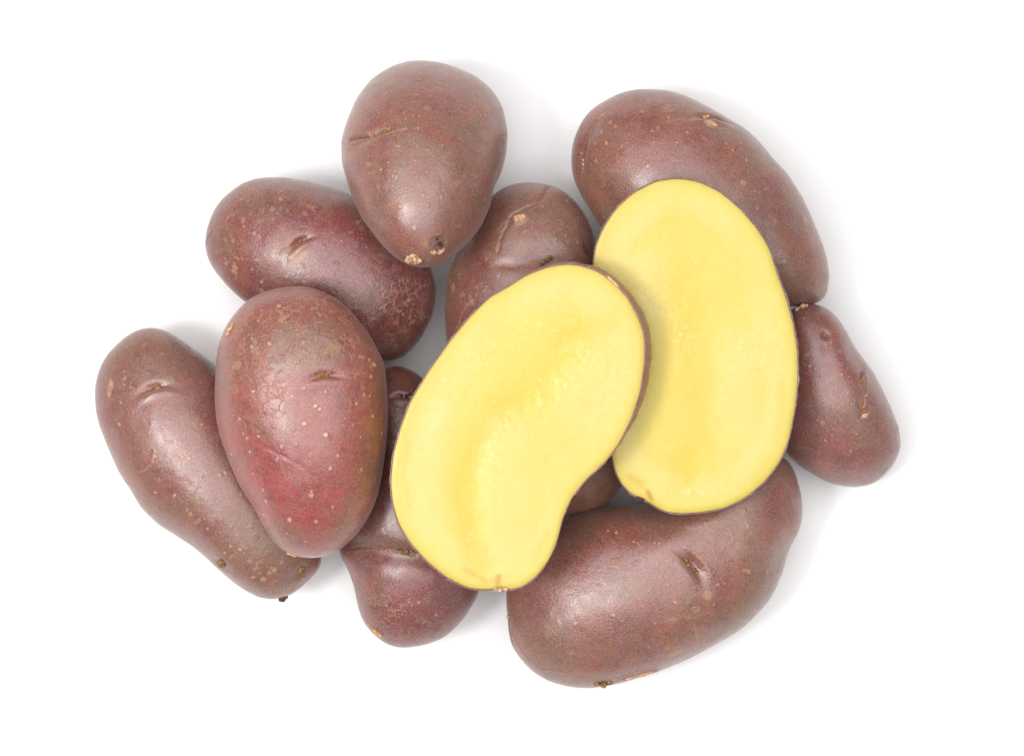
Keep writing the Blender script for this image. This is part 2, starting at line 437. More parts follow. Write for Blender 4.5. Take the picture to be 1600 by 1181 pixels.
# ---- outlines, in photo pixels (hidden stretches continued under what lies on them)
A = [(641,96),(610,104),(578,125),(556,155),(542,189),(533,220),(534,255),(544,293),(563,340),(585,368),(610,396),(632,412),(657,418),(682,415),(707,402),(732,380),(751,355),(766,321),(771,299),(782,277),(789,246),(792,208),(784,167),(766,139),(741,119),(713,106),(685,98),(663,95)]
B = [(416,277),(441,277),(473,282),(506,290),(544,302),(590,322),(630,350),(660,385),(675,420),(683,455),(677,490),(660,526),(639,553),(620,563),(601,566),(570,560),(530,545),(480,525),(430,500),(384,473),(360,452),(338,428),(324,406),(319.5,382),(322,358),(333,328),(351,306),(376,288),(395,280)]
Cc = [(460,446),(491,449),(526,465),(558,496),(581,531),(598,566),(605,609),(606,656),(604,699),(598,742),(589,784),(569,823),(542,851),(515,866),(484,871),(452,866),(433,853),(413,823),(394,788),(375,761),(359,726),(345,687),(337.5,656),(335,617),(337.5,574),(345,531),(363,496),(390,467),(421,451)]
Dd = [(243,508),(262,515),(282,529),(309,548),(336,570),(360,610),(386,655),(418,712),(452,770),(486,826),(502,852),(507,872),(502,887),(484,907),(465,922),(442,934),(418,938),(395,930),(364,909),(336,880),(309,856),(278,837),(247,817),(223,794),(204,763),(185,732),(167,696),(153,658),(147,619),(149.5,587),(161,560),(181,537),(204,517),(223,509.5)]
Ee = [(601,568),(630,571),(658,585),(680,612),(700,660),(715,720),(730,780),(745,840),(752,890),(748,926),(739,944),(719,972),(691,997),(658,1009),(630,1012),(605,1007),(581,989),(565,968),(559,944),(554.5,916),(544,887),(532,867),(529,850),(533,820),(547,765),(560,705),(572,645),(583,595)]
Ff = [(817,284),(799,286.5),(783,292),(771,300),(750,322),(730,356),(714,398),(704,416),(699,441),(696,471),(696,499),(698,531),(705,580),(722,640),(750,700),(790,750),(830,786),(868,804),(900,808),(925,804),(942,793),(956,777),(972,761),(980,735),(980,695),(972,640),(960,570),(948,500),(938,430),(930,380),(929,366),(922,348),(911,327),(897,311),(881,296),(863,288),(840,285)]
Ii = [(1021,142),(1050,144),(1079,154),(1108,170),(1137,186),(1166,204),(1192,229),(1214,255),(1237,278),(1251,303),(1266,339),(1280,371),(1291,397),(1296,422),(1295,445),(1291,468),(1284,475),(1262,478),(1228,479),(1190,482),(1150,475),(1110,462),(1060,442),(1010,415),(970,388),(939,355),(925,332),(910,310),(897,284),(892.5,261.5),(891,242),(894,223),(902,200),(918,176),(941,159),(970,147),(995,142.5)]
Jj = [(1249,476),(1265,474),(1281,477),(1295,484),(1308,498),(1319,517),(1330,539),(1346,560),(1363,582),(1379,612),(1390,636),(1400.5,663),(1406,688),(1404,709),(1395,728),(1381.5,744.5),(1363,757),(1341,761),(1319,760),(1295,754),(1273,743),(1254,731),(1240.6,720),(1228,707),(1216,680),(1210,640),(1213,590),(1218,540),(1225,503),(1235,483)]
Kk = [(790,924.5),(790.5,951),(793,974),(796,1004),(810,1023.5),(829,1045),(856,1061.5),(885.5,1070),(919,1073),(955,1070),(991,1060),(1027.5,1050),(1060.5,1037),(1093.5,1020),(1126.5,1002),(1160,980.6),(1186,957.5),(1206,931),(1219,898),(1229,868),(1245,839),(1255,815.5),(1256,789),(1250,759),(1239,730),(1230,713),(1205,707),(1165,713),(1120,735),(1070,765),(1014,786.5),(984.6,788.5),(948,794),(912,802),(882,814),(850,830),(820,855),(800,885)]
G = [(888,412),(860,415.6),(823,429.6),(790,450.5),(764.7,464.5),(734,495),(702,534),(669,581),(641,627.5),(625,669.5),(614,711),(610,753),(613,786),(622.6,818.5),(641,849),(669,879),(697,902),(730,918.6),(758,922),(778.6,918.5),(795,921),(813.6,918.6),(837,902),(858,874),(869.5,846.5),(879,809),(893,776.6),(916,748.6),(944,723),(967,693),(986,655.5),(1000,613.6),(1007,567),(1007,525),(1000,502),(983.6,469),(962.6,443.6),(934.7,423.5),(911,415.6)]
Hh = [(1057,278),(1024,283),(990.6,300),(962,326),(943,355),(931,383),(926.6,412),(926,460),(930,520),(937,580),(945,640),(952,690),(957.4,715.4),(962,739),(974,760.5),(990.6,774.7),(1009.6,782),(1024,791),(1038,800),(1066.5,803),(1100,800),(1133,793.7),(1166,777),(1194.6,753),(1218,722.5),(1232.6,687),(1242,639.5),(1247,592),(1246,549),(1239.7,506.7),(1228,464),(1213.6,426),(1202,388),(1185,359.6),(1156.7,326),(1123.5,298),(1090,283)]

TAN = (192, 148, 108)
# ---------- D: long potato at far left
def deco(s):
    s.patch(300,640,70,50,-40,(150,84,86),.6); s.patch(300,790,60,40,-40,(142,74,80),.5); s.patch(420,870,80,50,-40,(138,104,88),.75)
    s.patch(190,545,30,22,30,(140,68,66),.55); s.patch(230,530,60,30,0,(140,104,92),.5)
    s.eye(240,604,20,7,14,6,.6); s.dent(345,880,9,7,0,3); s.dent(471,894,12,8,40,4)
    s.scab(171,609,5,17,-8,(204,152,112),.8); s.line([(240,704),(237,722),(228,734),(211,738)],1.8,.8,(176,120,86))
    s.line([(205,722),(200,730)],1.5,.5,TAN)
    for x,y,r in [(178,670,3.5),(186,664,4),(188,629,3),(227,557,2.5),(296,716,5),(291,703,3),(345,742,4),(353,739,4),(272,774,4),(298,802,5),(293,797,4),(242,770,3),(325,825,3),(393,822,5),(361,821,2.5),(311,851,3),(260,635,2.5),(285,651,2.5),(316,663,3),(195,590,3),(193,600,2.5),(193,581,2),(304,555,2.5),(332,585,4),(375,858,3),(360,852,3),(352,862,3),(412,903,7),(361,898,6),(428,890,5),(396,900,4),(400,880,3)]: s.lenticel(x,y,r)
    s.russet(410,885,70,36,-35,26); s.russet(210,600,50,60,-30,10,2)
    s.line([(370,835),(378,850),(384,858)],1.5,.5,TAN,.6); s.sprinkle(70,.9,2.6)
def parts(p,o,s):
    bud(p,o,s,244,604,[(-5,1,0,4.5),(4,-1,1,4.5),(0,2,0,3)],1,lift=1)
    bud(p,o,s,347,879,[(0,0,1,7.5),(4,-3,1,4),(-3,3,2,4)],2,lift=2)
    bud(p,o,s,471,893,[(0,0,1,5),(3,-4,1,4),(-4,2,0,3.5)],3,lift=1)
    bud(p,o,s,441,933,[(0,0,1,6),(6,-2,0,3.5)],4,M_DARK,lift=2,name="stem_stub")
whole_potato("long pinched mauve brown potato at the far left, partly under the bright red potato", Dd, (0,0), 92, 4, (138,94,82), deco, parts)

# ---------- B: dark wine potato
def deco(s):
    s.patch(470,350,110,28,-20,(136,56,62),.65); s.patch(400,300,90,18,-12,(150,108,92),.7); s.patch(400,420,80,40,-25,(120,62,56),.5,.8)
    s.patch(540,420,70,50,-30,(134,66,76),.6); s.patch(630,500,60,60,0,(98,58,52),.7); s.patch(350,400,26,50,-20,(138,94,70),.55,.8)
    s.patch(376,350,26,16,20,(158,62,60),.5); s.patch(475,400,14,12,0,(184,140,112),.7,.8); s.patch(440,395,30,12,40,(150,108,84),.5,.8)
    s.eye(468,378,17,6,32,6,.55); s.webs(640,480,45,40,0,.9); s.webs(400,300,60,20,0,.35)
    s.line([(321,382),(325,372),(332,362)],1.6,-1.2,(92,50,44)); s.line([(640,540),(655,533),(664,527)],2.2,.6,(150,104,72))
    for x,y,r in [(356,342,4),(364,376,4),(397,364,4),(412,330,2.5),(364,416,3.5),(352,413,3),(447,434,4.5),(437,302,3.5),(440,301,2.5),(492,330,3),(507,385,3.5),(535,376,3),(560,346,5),(565,345,3),(393,421,4),(382,354,2.5),(330,400,3),(335,418,4),(351,404,3),(408,441,4)]: s.lenticel(x,y,r,(186,138,92))
    s.russet(350,400,26,60,15,26); s.russet(420,320,80,26,-10,22,2); s.russet(440,410,60,30,30,24,3); s.russet(640,480,34,36,0,16,4)
    s.sprinkle(110,.9,2.6)
def parts(p,o,s):
    bud(p,o,s,468,379,[(0,-4,1,3.6),(-3,3,1,3.4),(3,0,0,3)],11,lift=1)
whole_potato("dark wine red potato with one yellow eye, under the topmost egg shaped potato", B, (0,0), 97, 5, (124,58,62), deco, parts)

# ---------- E: pinched potato under the near half
def deco(s):
    s.patch(625,920,60,35,10,(150,64,74),.6); s.patch(620,620,50,40,0,(122,66,60),.6); s.patch(620,760,40,60,0,(104,56,60),.6); s.patch(590,880,40,24,10,(138,88,92),.5)
    s.dent(595,862,75,12,-5,9); s.line([(545,858),(575,857),(600,858),(625,863),(650,868)],1.8,-2.0,(88,48,42)); s.line([(590,861),(612,866),(640,870),(655,869)],1.8,.9,(176,128,92),.7)
    s.eye(628,618,18,5,0,4,.5); s.line([(608,617),(640,622)],2,.5,(170,120,80),.7); s.line([(607,690),(622,685)],1.8,.6,(176,118,82),.7)
    s.scab(588,985,13,6,-38,(176,124,92),.8); s.scab(577,976,7,4,-40,(196,146,110),.7)
    for x,y,r in [(655,942,3),(603,945,2.5),(628,958,2.5),(640,940,2),(700,905,2.5),(610,645,2.5),(660,600,2.5),(655,835,2),(680,960,2.5)]: s.lenticel(x,y,r)
    s.sprinkle(80,.9,2.4)
def parts(p,o,s):
    bud(p,o,s,634,861,[(-9,0,0,3.5),(0,1,1,4.5),(8,-1,0,3.5),(13,2,0,3)],21,lift=2)
    bud(p,o,s,632,617,[(-5,0,0,3),(3,0,0.5,3.6),(8,-2,0,3)],22,M_DARK,lift=.5)
    flake(p,o,s,590,987,10,4.5,-38,23,lift=.8)
whole_potato("wine red potato with a deep crease across its waist, below the near cut half", Ee, (0,0), 90, 6, (116,68,66), deco, parts)

# ---------- F: potato behind the cut halves
def deco(s):
    s.patch(820,310,70,28,0,(138,104,86),.75); s.patch(790,440,60,40,20,(148,98,96),.55); s.patch(720,480,24,50,0,(140,68,64),.6); s.patch(890,370,40,50,0,(122,82,72),.5)
    s.dent(843,402,22,14,10,5); s.patch(843,402,20,12,10,(104,66,78),.5); s.dent(870,412,18,6,20,-2)
    s.line([(856,290),(849,305),(840,318),(820,326),(803,335),(796,343)],2.8,-2.4,(86,50,38),.95); s.line([(859,292),(852,307),(843,320),(822,329),(806,337)],1.3,.9,(180,138,108),.7); s.line([(798,346),(788,360),(782,374),(779,392)],2.2,-1.6,(104,64,48),.9); s.line([(795,343),(782,350),(776,362)],1.5,.6,(160,116,90),.6)
    s.scab(812,339,13,9,15,(178,136,104),1.0); s.dent(795,412,16,5,0,2.5); s.patch(795,411,14,5,0,(146,76,70),.7); s.line([(789,414),(806,413)],1.5,.5,TAN,.7)
    s.line([(733,472),(722,488),(714,512)],1.6,.8,(176,130,100)); s.scab(708,448,4,8,0,(170,126,84),.6)
    for x,y,r in [(847,322,4),(833,346,3.5),(820,360,3),(798,323,3),(868,361,2.5),(880,379,3),(888,354,2.5),(886,313,5),(889,377,2.5),(831,305,2.5),(759,447,2.5),(757,453,3),(744,448,2.5),(760,403,2.5),(776,430,3),(765,395,2.5),(904,340,3),(910,395,2.5)]: s.lenticel(x,y,r,(182,138,96))
    s.russet(735,460,26,50,0,18); s.russet(880,360,40,40,0,14,2)
    s.scab(918,386,6,10,20,(92,56,48),-.5); s.sprinkle(110,.9,2.6)
def parts(p,o,s):
    bud(p,o,s,848,410,[(0,0,2,5.2),(-3,2,1,3)],31,lift=2); bud(p,o,s,858,404,[(0,0,2,5.0),(3,-2,1,3)],32,lift=2)
    flake(p,o,s,813,341,9,6,10,33,M_FLAKE,lift=.3,curl=.05)
whole_potato("brownish potato with a forked crack and two knobbly buds, behind the near cut half", Ff, (0,0), 95, 7, (136,100,84), deco, parts)

# ---------- I: large potato at top right
def deco(s):
    s.patch(1060,160,110,30,-15,(146,104,88),.7); s.patch(1080,230,110,45,-25,(152,88,82),.55); s.patch(1030,265,60,24,0,(142,70,78),.55); s.patch(1235,380,46,110,25,(134,100,92),.8)
    s.patch(1180,230,60,30,-40,(136,92,80),.6); s.patch(905,245,14,36,0,(124,56,54),.6)
    s.eye(1107,184,24,6,20,7,.6); s.scab(1110,196,11,6,-15,(178,138,104),.6); s.scab(1047,171,12,8,10,(160,122,92),.5,.7)
    s.dent(907,248,7,34,-12,5); s.line([(921,206),(916,230),(909,262),(904,290)],1.7,1.0,(190,150,128),.7)
    s.dent(1246,290,8,14,35,3); s.line([(1238,280),(1246,294),(1250,302)],2.2,-1,(74,44,40)); s.dent(1292,436,10,8,0,-2)
    for x,y,r in [(941,180,6),(936,186,4),(1004,176,5),(954,193,4),(962,198,3),(939,207,5.5),(948,223,5.5),(1044,185,2.5),(980,200,2),(1027,200,3),(1019,204,3),(930,252,4.5),(928,225,3.5),(1012,259,4),(1022,221,2.5),(1058,222,2.5),(1074,208,2.5),(1184,324,5),(1211,345,4),(1196,296,3.5),(1226,409,3.5),(1225,409,3),(1255,345,8),(1265,355,4),(1166,251,3),(1158,225,3.5),(1135,225,2.5),(1206,257,2.5),(1238,430,2.5),(1260,452,2.5),(1180,300,2),(1120,192,3),(970,230,2.5),(905,255,3),(906,262,3),(904,240,2.5)]: s.lenticel(x,y,r,(190,144,100))
    s.sprinkle(90,.9,2.4)
def parts(p,o,s):
    bud(p,o,s,1103,181,[(0,0,0,4),(6,-2,0,3)],41,M_FLAKE,lift=.5); flake(p,o,s,1111,196,9,4.5,-10,42,lift=.4,curl=.1)
    bud(p,o,s,906,258,[(0,-6,0,2.6),(0,0,0,3),(-1,6,0,2.6),(-2,12,0,2.4)],43,M_FLAKE,lift=.3)
whole_potato("large smooth reddish brown potato at the upper right, behind the far cut half", Ii, (0,0), 108, 8, (138,95,78), deco, parts)

# ---------- J: small pear shaped potato at right
def deco(s):
    s.patch(1310,560,60,40,-40,(146,76,76),.5); s.patch(1330,690,60,50,0,(150,94,90),.55); s.patch(1270,660,40,60,0,(138,84,88),.5); s.patch(1370,650,30,50,20,(130,88,84),.5)
    s.eye(1347,590,13,5,60,5,.5); s.dent(1334,560,16,30,35,3); s.dent(1345,600,40,26,60,-3)
    s.scab(1345,627,7,11,0,(142,82,34),-1.2,.95,.4); s.scab(1350,646,9,7,20,(152,92,44),-.8,.95,.4); s.dent(1290,524,4,4,0,3); s.scab(1290,524,4.5,4.5,0,(142,84,46),-1)
    s.scab(1285,548,3,9,10,(160,108,74),.4); s.line([(1379,738),(1386,730)],3,-.8,(104,62,48)); s.dent(1262,698,8,4,0,2)
    for x,y,r in [(1255,498,3),(1299,534,2.5),(1283,588,3),(1315,585,2.5),(1312,550,2),(1339,678,2.5),(1330,705,2.5),(1290,688,2.5),(1352,618,3),(1273,577,3),(1265,572,2.5),(1323,560,2.5),(1366,672,2),(1348,740,2),(1300,725,2)]: s.lenticel(x,y,r)
    s.scab(1263,699,6,3,10,(112,72,58),.2); s.sprinkle(80,.9,2.2)
def parts(p,o,s):
    bud(p,o,s,1252,481,[(-6,2,0,4.5),(2,-1,1,5.5),(7,-2,0,3.5)],51,M_STEM,lift=1,name="stem_scar"); bud(p,o,s,1345,592,[(0,3,1,4.2),(2,-5,1,3)],52,M_BUD,lift=1)
    flake(p,o,s,1350,649,5.5,3,20,53,M_FLAKE,lift=.1,curl=.1)
whole_potato("smallest potato, pear shaped, dull red with an orange brown scab, at far right", Jj, (0,0.2), 78, 9, (132,90,83), deco, parts)

# ---------- K: big potato at bottom right
def deco(s):
    s.patch(900,930,80,40,15,(146,78,80),.55); s.patch(1000,820,90,30,10,(124,62,60),.6); s.patch(1100,850,60,40,0,(146,74,72),.45); s.patch(1185,860,60,110,20,(150,116,104),.85); s.patch(950,1040,120,28,8,(140,106,92),.8); s.patch(1020,930,90,40,10,(150,92,82),.4)
    s.eye(1084,884,25,10,-52,7,.4); s.patch(1082,886,20,10,-52,(104,62,70),.6); s.line([(1072,856),(1088,866),(1102,880),(1112,900)],2.4,1.6,(164,124,82)); s.dent(1050,850,26,18,30,-4); s.dent(1236,846,20,30,20,4)
    s.scab(963,880,8,7,0,(172,128,104),.5,.75); s.scab(1107,930,7,9,0,(172,132,104),.6); s.scab(1087,952,7,6,0,(164,126,96),.5); s.scab(1055,1019,14,5,12,(180,138,108),.5,.75)
    s.line([(1084,975),(1088,995),(1096,1012)],1.7,.6,(178,130,98),.75); s.line([(958,1066),(985,1056),(1012,1048),(1030,1046)],2.4,-1,(110,70,56)); s.line([(965,1061),(990,1051),(1022,1045)],1.6,1.2,(176,128,98),.8)
    s.line([(794,955),(795,980),(801,1005)],3,-1,(78,48,44)); s.line([(800,990),(818,1022),(845,1046),(880,1050)],1.5,.7,(160,116,92),.6); s.patch(1065,965,18,5,8,(184,140,112),.6,1.2)
    for x,y,r in [(1055,941,4),(1123,913,3.5),(1122,914,3),(1133,912,3.5),(1115,945,2.5),(1164,891,5),(1170,893,6),(1197,890,5),(1185,905,3),(1237,807,5),(1212,799,2.5),(1163,796,4),(1103,817,3),(1168,822,3),(1142,834,3),(1132,848,2.5),(1029,849,2.5),(1023,848,2.5),(1028,880,3),(1006,910,3),(937,889,3),(935,916,3.5),(959,962,3.5),(973,971,3),(899,976,3.5),(901,962,3),(871,972,4),(873,978,4),(860,960,4),(862,952,3),(963,832,4),(950,829,4),(1014,796,3.5),(990,846,2.5),(1005,947,3),(1045,914,3),(1042,1012,2.5),(893,1020,2.5),(1116,895,3),(1190,862,2.5),(1187,845,2.5),(1024,974,2.5),(1076,942,2.5)]: s.lenticel(x,y,r,(186,140,104))
    s.sprinkle(110,.9,2.4)
def parts(p,o,s):
    bud(p,o,s,1073,878,[(0,-3,1,4),(2,4,1,3.6),(-4,2,0,3)],61,lift=1); bud(p,o,s,1087,891,[(0,0,0,4),(4,4,1,3.4),(-3,-3,0,3)],62,lift=1)
    bud(p,o,s,943,1067,[(-10,0,0,5),(0,1,2,6.5),(9,-1,0,5)],63,M_BUD,lift=1); flake(p,o,s,1000,1055,26,3,14,64,M_FLAKE,lift=.4,curl=.1)
    bud(p,o,s,793,965,[(0,0,0,4),(0,-8,0,3)],65,M_STEM,lift=.5)
whole_potato("big reddish brown potato at the lower right with one long deep eye on its top", Kk, (0,0), 106, 10, (134,89,75), deco, parts)

# ---------- C: bright red potato lying on D, B and E
def deco(s):
    s.patch(470,520,110,60,0,(158,96,84),.6); s.patch(460,780,95,70,-20,(178,72,78),.65); s.patch(400,730,40,50,-30,(170,60,62),.5); s.patch(480,640,80,60,0,(166,92,96),.5); s.patch(545,640,22,80,4,(164,66,66),.6)
    s.patch(588,690,20,80,-6,(190,130,66),.8,.6); s.patch(594,610,14,50,0,(164,104,64),.7); s.patch(500,850,60,16,0,(158,92,92),.5); s.patch(360,560,26,60,10,(160,104,88),.5)
    s.eye(508,587,26,7,6,4,.5); s.patch(508,583,18,7,4,(126,70,64),.5); s.webs(450,500,90,50,0,1.0); s.webs(370,560,40,60,0,.6); s.webs(560,540,40,50,0,.5)
    s.scab(520,546,14,10,30,(204,152,112),.7,.85); s.scab(505,556,12,7,20,(190,138,104),.5,.6); s.line([(500,560),(538,540)],1.6,.5,TAN,.6)
    s.dent(500,630,30,30,0,3); s.line([(393,690),(430,706),(465,724),(492,744)],2.6,-0.5,(150,52,52),.45)
    s.scab(359,517,4,13,-30,(186,134,88),.8); s.scab(372,569,8,7,20,(194,148,104),.6,.8)
    for x,y,r in [(437,477,4.5),(404,502,2.5),(475,533,5),(475,547,3.5),(394,542,4.5),(420,536,4),(438,584,4),(396,612,3),(376,654,3),(475,606,3),(456,619,3),(493,634,4.5),(500,640,3.5),(476,662,5),(509,612,3.5),(510,680,5.5),(428,666,3.5),(411,649,2.5),(445,643,2.5),(440,698,3.5),(463,694,3),(391,705,3),(433,717,3),(528,712,3),(516,732,4),(565,734,2.5),(557,631,3),(564,683,2.5),(412,765,3),(487,774,5.5),(487,768,3),(417,783,5),(395,740,2.5),(452,811,5.5),(495,815,4.5),(411,803,3.5),(450,832,3),(446,840,3),(480,846,3),(580,588,5),(584,571,5),(586,571,3),(577,563,3),(578,618,3.5),(582,650,3),(596,677,3),(520,793,2.5),(547,796,2.5),(362,710,4),(349,575,3),(387,684,2.5),(404,682,2.5),(525,846,2.5)]: s.lenticel(x,y,r*1.1,(226,184,148),.9,.95)
    s.russet(400,545,60,50,0,18); s.russet(570,570,30,40,0,10,2); s.sprinkle(60,.9,2.0)
def parts(p,o,s):
    bud(p,o,s,507,584,[(-8,2,1,4.2),(-2,-1,1,4.2),(4,1,1,4.4),(8,-3,1,4),(1,4,0,3)],71,lift=1); flake(p,o,s,361,516,11,3,62,72,M_STEM,lift=.5,curl=.1)
    flake(p,o,s,455,866,9,3,-8,73,M_STEM,lift=.4,curl=.1)
whole_potato("bright red potato with a yellowish right flank, leaning on the long potato at the left", Cc, (0.05,0.10), 100, 11, (156,84,74), deco, parts, False)

# ---------- A: topmost whole potato
def deco(s):
    s.patch(650,120,100,26,-5,(146,110,96),.75); s.patch(620,150,60,30,20,(150,86,76),.5); s.patch(680,180,60,40,0,(148,98,84),.55); s.patch(560,290,24,60,15,(150,78,72),.5); s.patch(720,330,40,50,0,(140,86,80),.5); s.patch(640,300,60,50,0,(144,92,96),.45)
    s.patch(676,214,12,9,0,(160,70,58),.55); s.patch(630,240,14,10,0,(150,84,62),.4)
    s.dent(580,211,28,7,14,3.5); s.line([(548,218),(565,214),(585,210),(608,203)],3.4,-2.6,(84,46,34),.95); s.line([(550,213),(572,207),(600,198)],2.2,.3,(150,108,82),.6); s.line([(548,223),(575,214),(605,208),(635,200)],1.5,1.0,(186,144,118),.7)
    s.dent(640,250,60,40,0,1.5); s.scab(686,381,11,13,10,(84,40,36),-1.6); s.scab(686,381,14,16,10,(150,112,94),.3,.25); s.patch(667,380,6,6,0,(190,146,104),.7)
    s.dent(778,280,14,22,20,4)
    for x,y,r in [(654,125,5),(651,149,3.5),(682,138,3),(617,128,3),(604,148,2.5),(594,179,3),(612,176,2.5),(568,174,2.5),(566,169,2),(631,178,3),(646,181,2.5),(688,168,3),(623,228,3),(624,323,6),(605,253,2.5),(594,264,3),(613,273,4.5),(618,274,4),(649,250,2.5),(644,268,2.5),(667,268,2.5),(693,226,2.5),(714,151,2.5),(758,181,3.5),(757,313,5),(663,304,3.5),(669,320,3),(648,359,4),(690,309,2.5),(586,336,3),(670,233,2.5),(653,201,2.5),(566,301,2.5),(733,210,2),(719,217,2),(743,277,2.5),(746,175,2.5),(696,158,3)]: s.lenticel(x,y,r,(192,144,106))
    s.sprinkle(110,.9,2.0)
def parts(p,o,s):
    bud(p,o,s,647,403,[(0,0,2,11),(-6,3,2,7),(6,2,2,7),(0,-5,2,6)],81,M_STEM,lift=1,name="stem_scar",flat=.55)
    bud(p,o,s,604,201,[(-4,3,0,4),(3,0,0,5),(6,5,0,3.5),(-9,5,0,3)],82,M_BUD,lift=.2,flat=.6)
    bud(p,o,s,577,211,[(-7,2,0,2.8),(0,0,0,3),(7,-2,0,2.6)],83,M_FLAKE,lift=-.4,flat=.6)
    flake(p,o,s,688,393,7,3,32,84,M_FLAKE,lift=.8); flake(p,o,s,678,394,4.5,4,10,85,M_STEM,lift=.6)
    bud(p,o,s,686,380,[(-3,-6,0,5),(2,2,0,6),(5,6,0,4.5),(-4,5,0,4)],86,M_DARK,lift=-1.0,name="scab",flat=.5)
whole_potato("topmost egg shaped potato with a corky stem scar and dark scab at its tip", A, (-0.08,-0.34), 112, 12, (146,103,89), deco, parts, False)

# ------------------------------------------------------------------ cut halves
MT, KR = 480, 54
def half_geo(ol, T, bulge, mt=MT, kr=KR):
    th = np.arange(mt) / mt * 2 * np.pi - np.pi; R = ol.R(th); E = ol.E(th); b = bulge(th)
    jit = 0.5 + 0.5 * fbm(np.stack([np.cos(th), np.sin(th), th * 0], 1), 26, 3, 4)
    lip = (0.8 + 2.6 * jit ** 2) * S
    rings = [(R * 0.995, -1.5 * S + 0 * R), (R, 0.25 * S + 0 * R), (R + lip, 0.0 * R), (R + lip * 1.2, -0.8 * S + 0 * R)]
    for k in range(1, kr + 1):
        f = k / kr * math.pi / 2; rho = max(math.cos(f), 0.004); w = rho ** 0.5
        rr = rho * (E * (1 - w) + R * w) + lip * 1.2 * rho + b * math.sin(min(f * 2.6, math.pi)) ** 1
        rings.append((rr, -T * math.sin(f) - 0.8 * S + 0 * R))
    V = []
    for rr, dz in rings:
        x, y = ol.c[0] + rr * np.cos(th), ol.c[1] + rr * np.sin(th)
        V.append(np.stack([x, y, ol.plane(x, y) + dz], 1))
    n = len(rings); idx = np.arange(n * mt).reshape(n, mt); r = np.roll(idx, -1, 1)
    F = np.stack([idx[:-1], idx[1:], r[1:], r[:-1]], -1).reshape(-1, 4)
    return np.concatenate(V), F

def polyband(px, pts, wd):
    d = np.full(len(px), 1e9)
    for a, b in zip(pts[:-1], pts[1:]):
        a, b = np.array(a, float), np.array(b, float); ab = b - a
        t = np.clip(((px - a) @ ab) / ab.dot(ab), 0, 1); d = np.minimum(d, np.hypot(*(px - a - t[:, None] * ab).T))
    return np.exp(-(d / wd) ** 2)

def cut_half(label, pts, tilt, Tpx, bulge, seed, base, deco_skin, deco_face, parts):
    T = Tpx * S
    z = rest(pts, tilt, lambda ol: half_geo(ol, T, bulge, 160, 24)[0])
    ol = Outline(pts, z, tilt, 1.7)
    V, F = half_geo(ol, T, bulge); settle(V)
    root = bpy.data.objects.new("potato_half", None); COL.objects.link(root); origin = np.array([ol.c[0], ol.c[1], V[:, 2].min()]); root.location = origin
    root.empty_display_size = 0.01
    root["label"] = label; root["category"] = "potato half"; root["group"] = "halves of one cut potato"
    sf = Surf(V, F, seed, base); sf.up = sf.N[:, 2] > -0.6
    sf.disp += 0.8 * fbm(V, 120, seed, 2) * np.repeat(np.linspace(0, 1, len(V) // MT), MT) ; deco_skin(sf)
    Vf = V + sf.N * (sf.disp * S)[:, None]; sf.Vf, sf.Nf = Vf, vnormals(Vf, F)
    link("skin", make_mesh("skin", Vf - origin, F, {"tint": sf.tint, "cork": sf.cork, "net": sf.net}, M_SKIN), root)
    # flesh: the cut face
    NR = 120; th = np.arange(MT) / MT * 2 * np.pi - np.pi; R = ol.R(th)
    rho = np.linspace(0.004, 1, NR); rho = 1 - (1 - rho) ** 1.15; rho[0] = 0.0001
    X = ol.c[0] + rho[:, None] * R * np.cos(th); Y = ol.c[1] + rho[:, None] * R * np.sin(th)
    P = np.stack([X.ravel(), Y.ravel(), ol.plane(X, Y).ravel()], 1); px = to_px(P)
    edge = ((1 - rho)[:, None] * R).ravel() / S * 0.92
    nz = fbm(P, 160, seed + 3, 3); nf = fbm(P, 600, seed + 5, 2)
    tint = np.tile(0.685 * lin((248, 222, 108)), (len(P), 1)); wet = np.zeros(len(P)); dz = np.zeros(len(P))
    def paint(m, c):
        nonlocal tint
        m = np.clip(m, 0, 1)[:, None]; tint = tint * (1 - m) + 0.685 * lin(c) * m
    e2 = edge * (1 + 0.25 * nz)
    paint(np.exp(-((e2 - 34) / 22) ** 2) * 0.75, (249, 229, 142))
    paint(np.exp(-((e2 - 60) / 4.5) ** 2) * 0.22 * (nz > -0.1), (236, 208, 84))
    def wets(x, y, ru, rv, s=1.0):
        nonlocal wet
        wet = np.maximum(wet, s * np.exp(-((px[:, 0] - x) / ru) ** 2 - ((px[:, 1] - y) / rv) ** 2))
    def band(pts, wd, col, s, depth=0.0, rag=0.35):
        nonlocal dz
        m = polyband(px + np.stack([nz, nf], 1) * wd * rag, pts, wd); paint(m * s, col); dz = dz - 2.4 * depth * m
    deco_face(band, wets)
    g = np.exp(-(np.maximum(edge, 0) / 9) ** 2); paint(g * 0.62, (214, 198, 66))
    paint(np.exp(-(edge / 2.2) ** 2) * 0.6, (190, 160, 60))
    dz = dz + 2.2 * fbm(P, 70, seed + 8, 2) * smooth01(edge, 0, 40) + 0.35 * nf * smooth01(edge, 0, 20) - 1.2 * np.exp(-(edge / 5) ** 2)
    P2 = P.copy(); P2[:, 2] += dz * S
    idx = np.arange(NR * MT).reshape(NR, MT); r = np.roll(idx, -1, 1)
    Ff_ = np.stack([idx[:-1], idx[1:], r[1:], r[:-1]], -1).reshape(-1, 4)
    me = make_mesh("cut_face", P2 - origin, Ff_, {"tint": tint, "wet": wet}, M_FLESH)
    link("cut_face", me, root)
    fs = Surf.__new__(Surf); fs.V = fs.Vf = P2; fs.N = fs.Nf = np.tile([0, 0, 1.0], (len(P2), 1)); fs.px = to_px(P2); fs.up = np.ones(len(P2), bool)
    parts(root, origin, sf, fs)
    print("placed %-60s z %.1f px" % (label[:60], z / S))

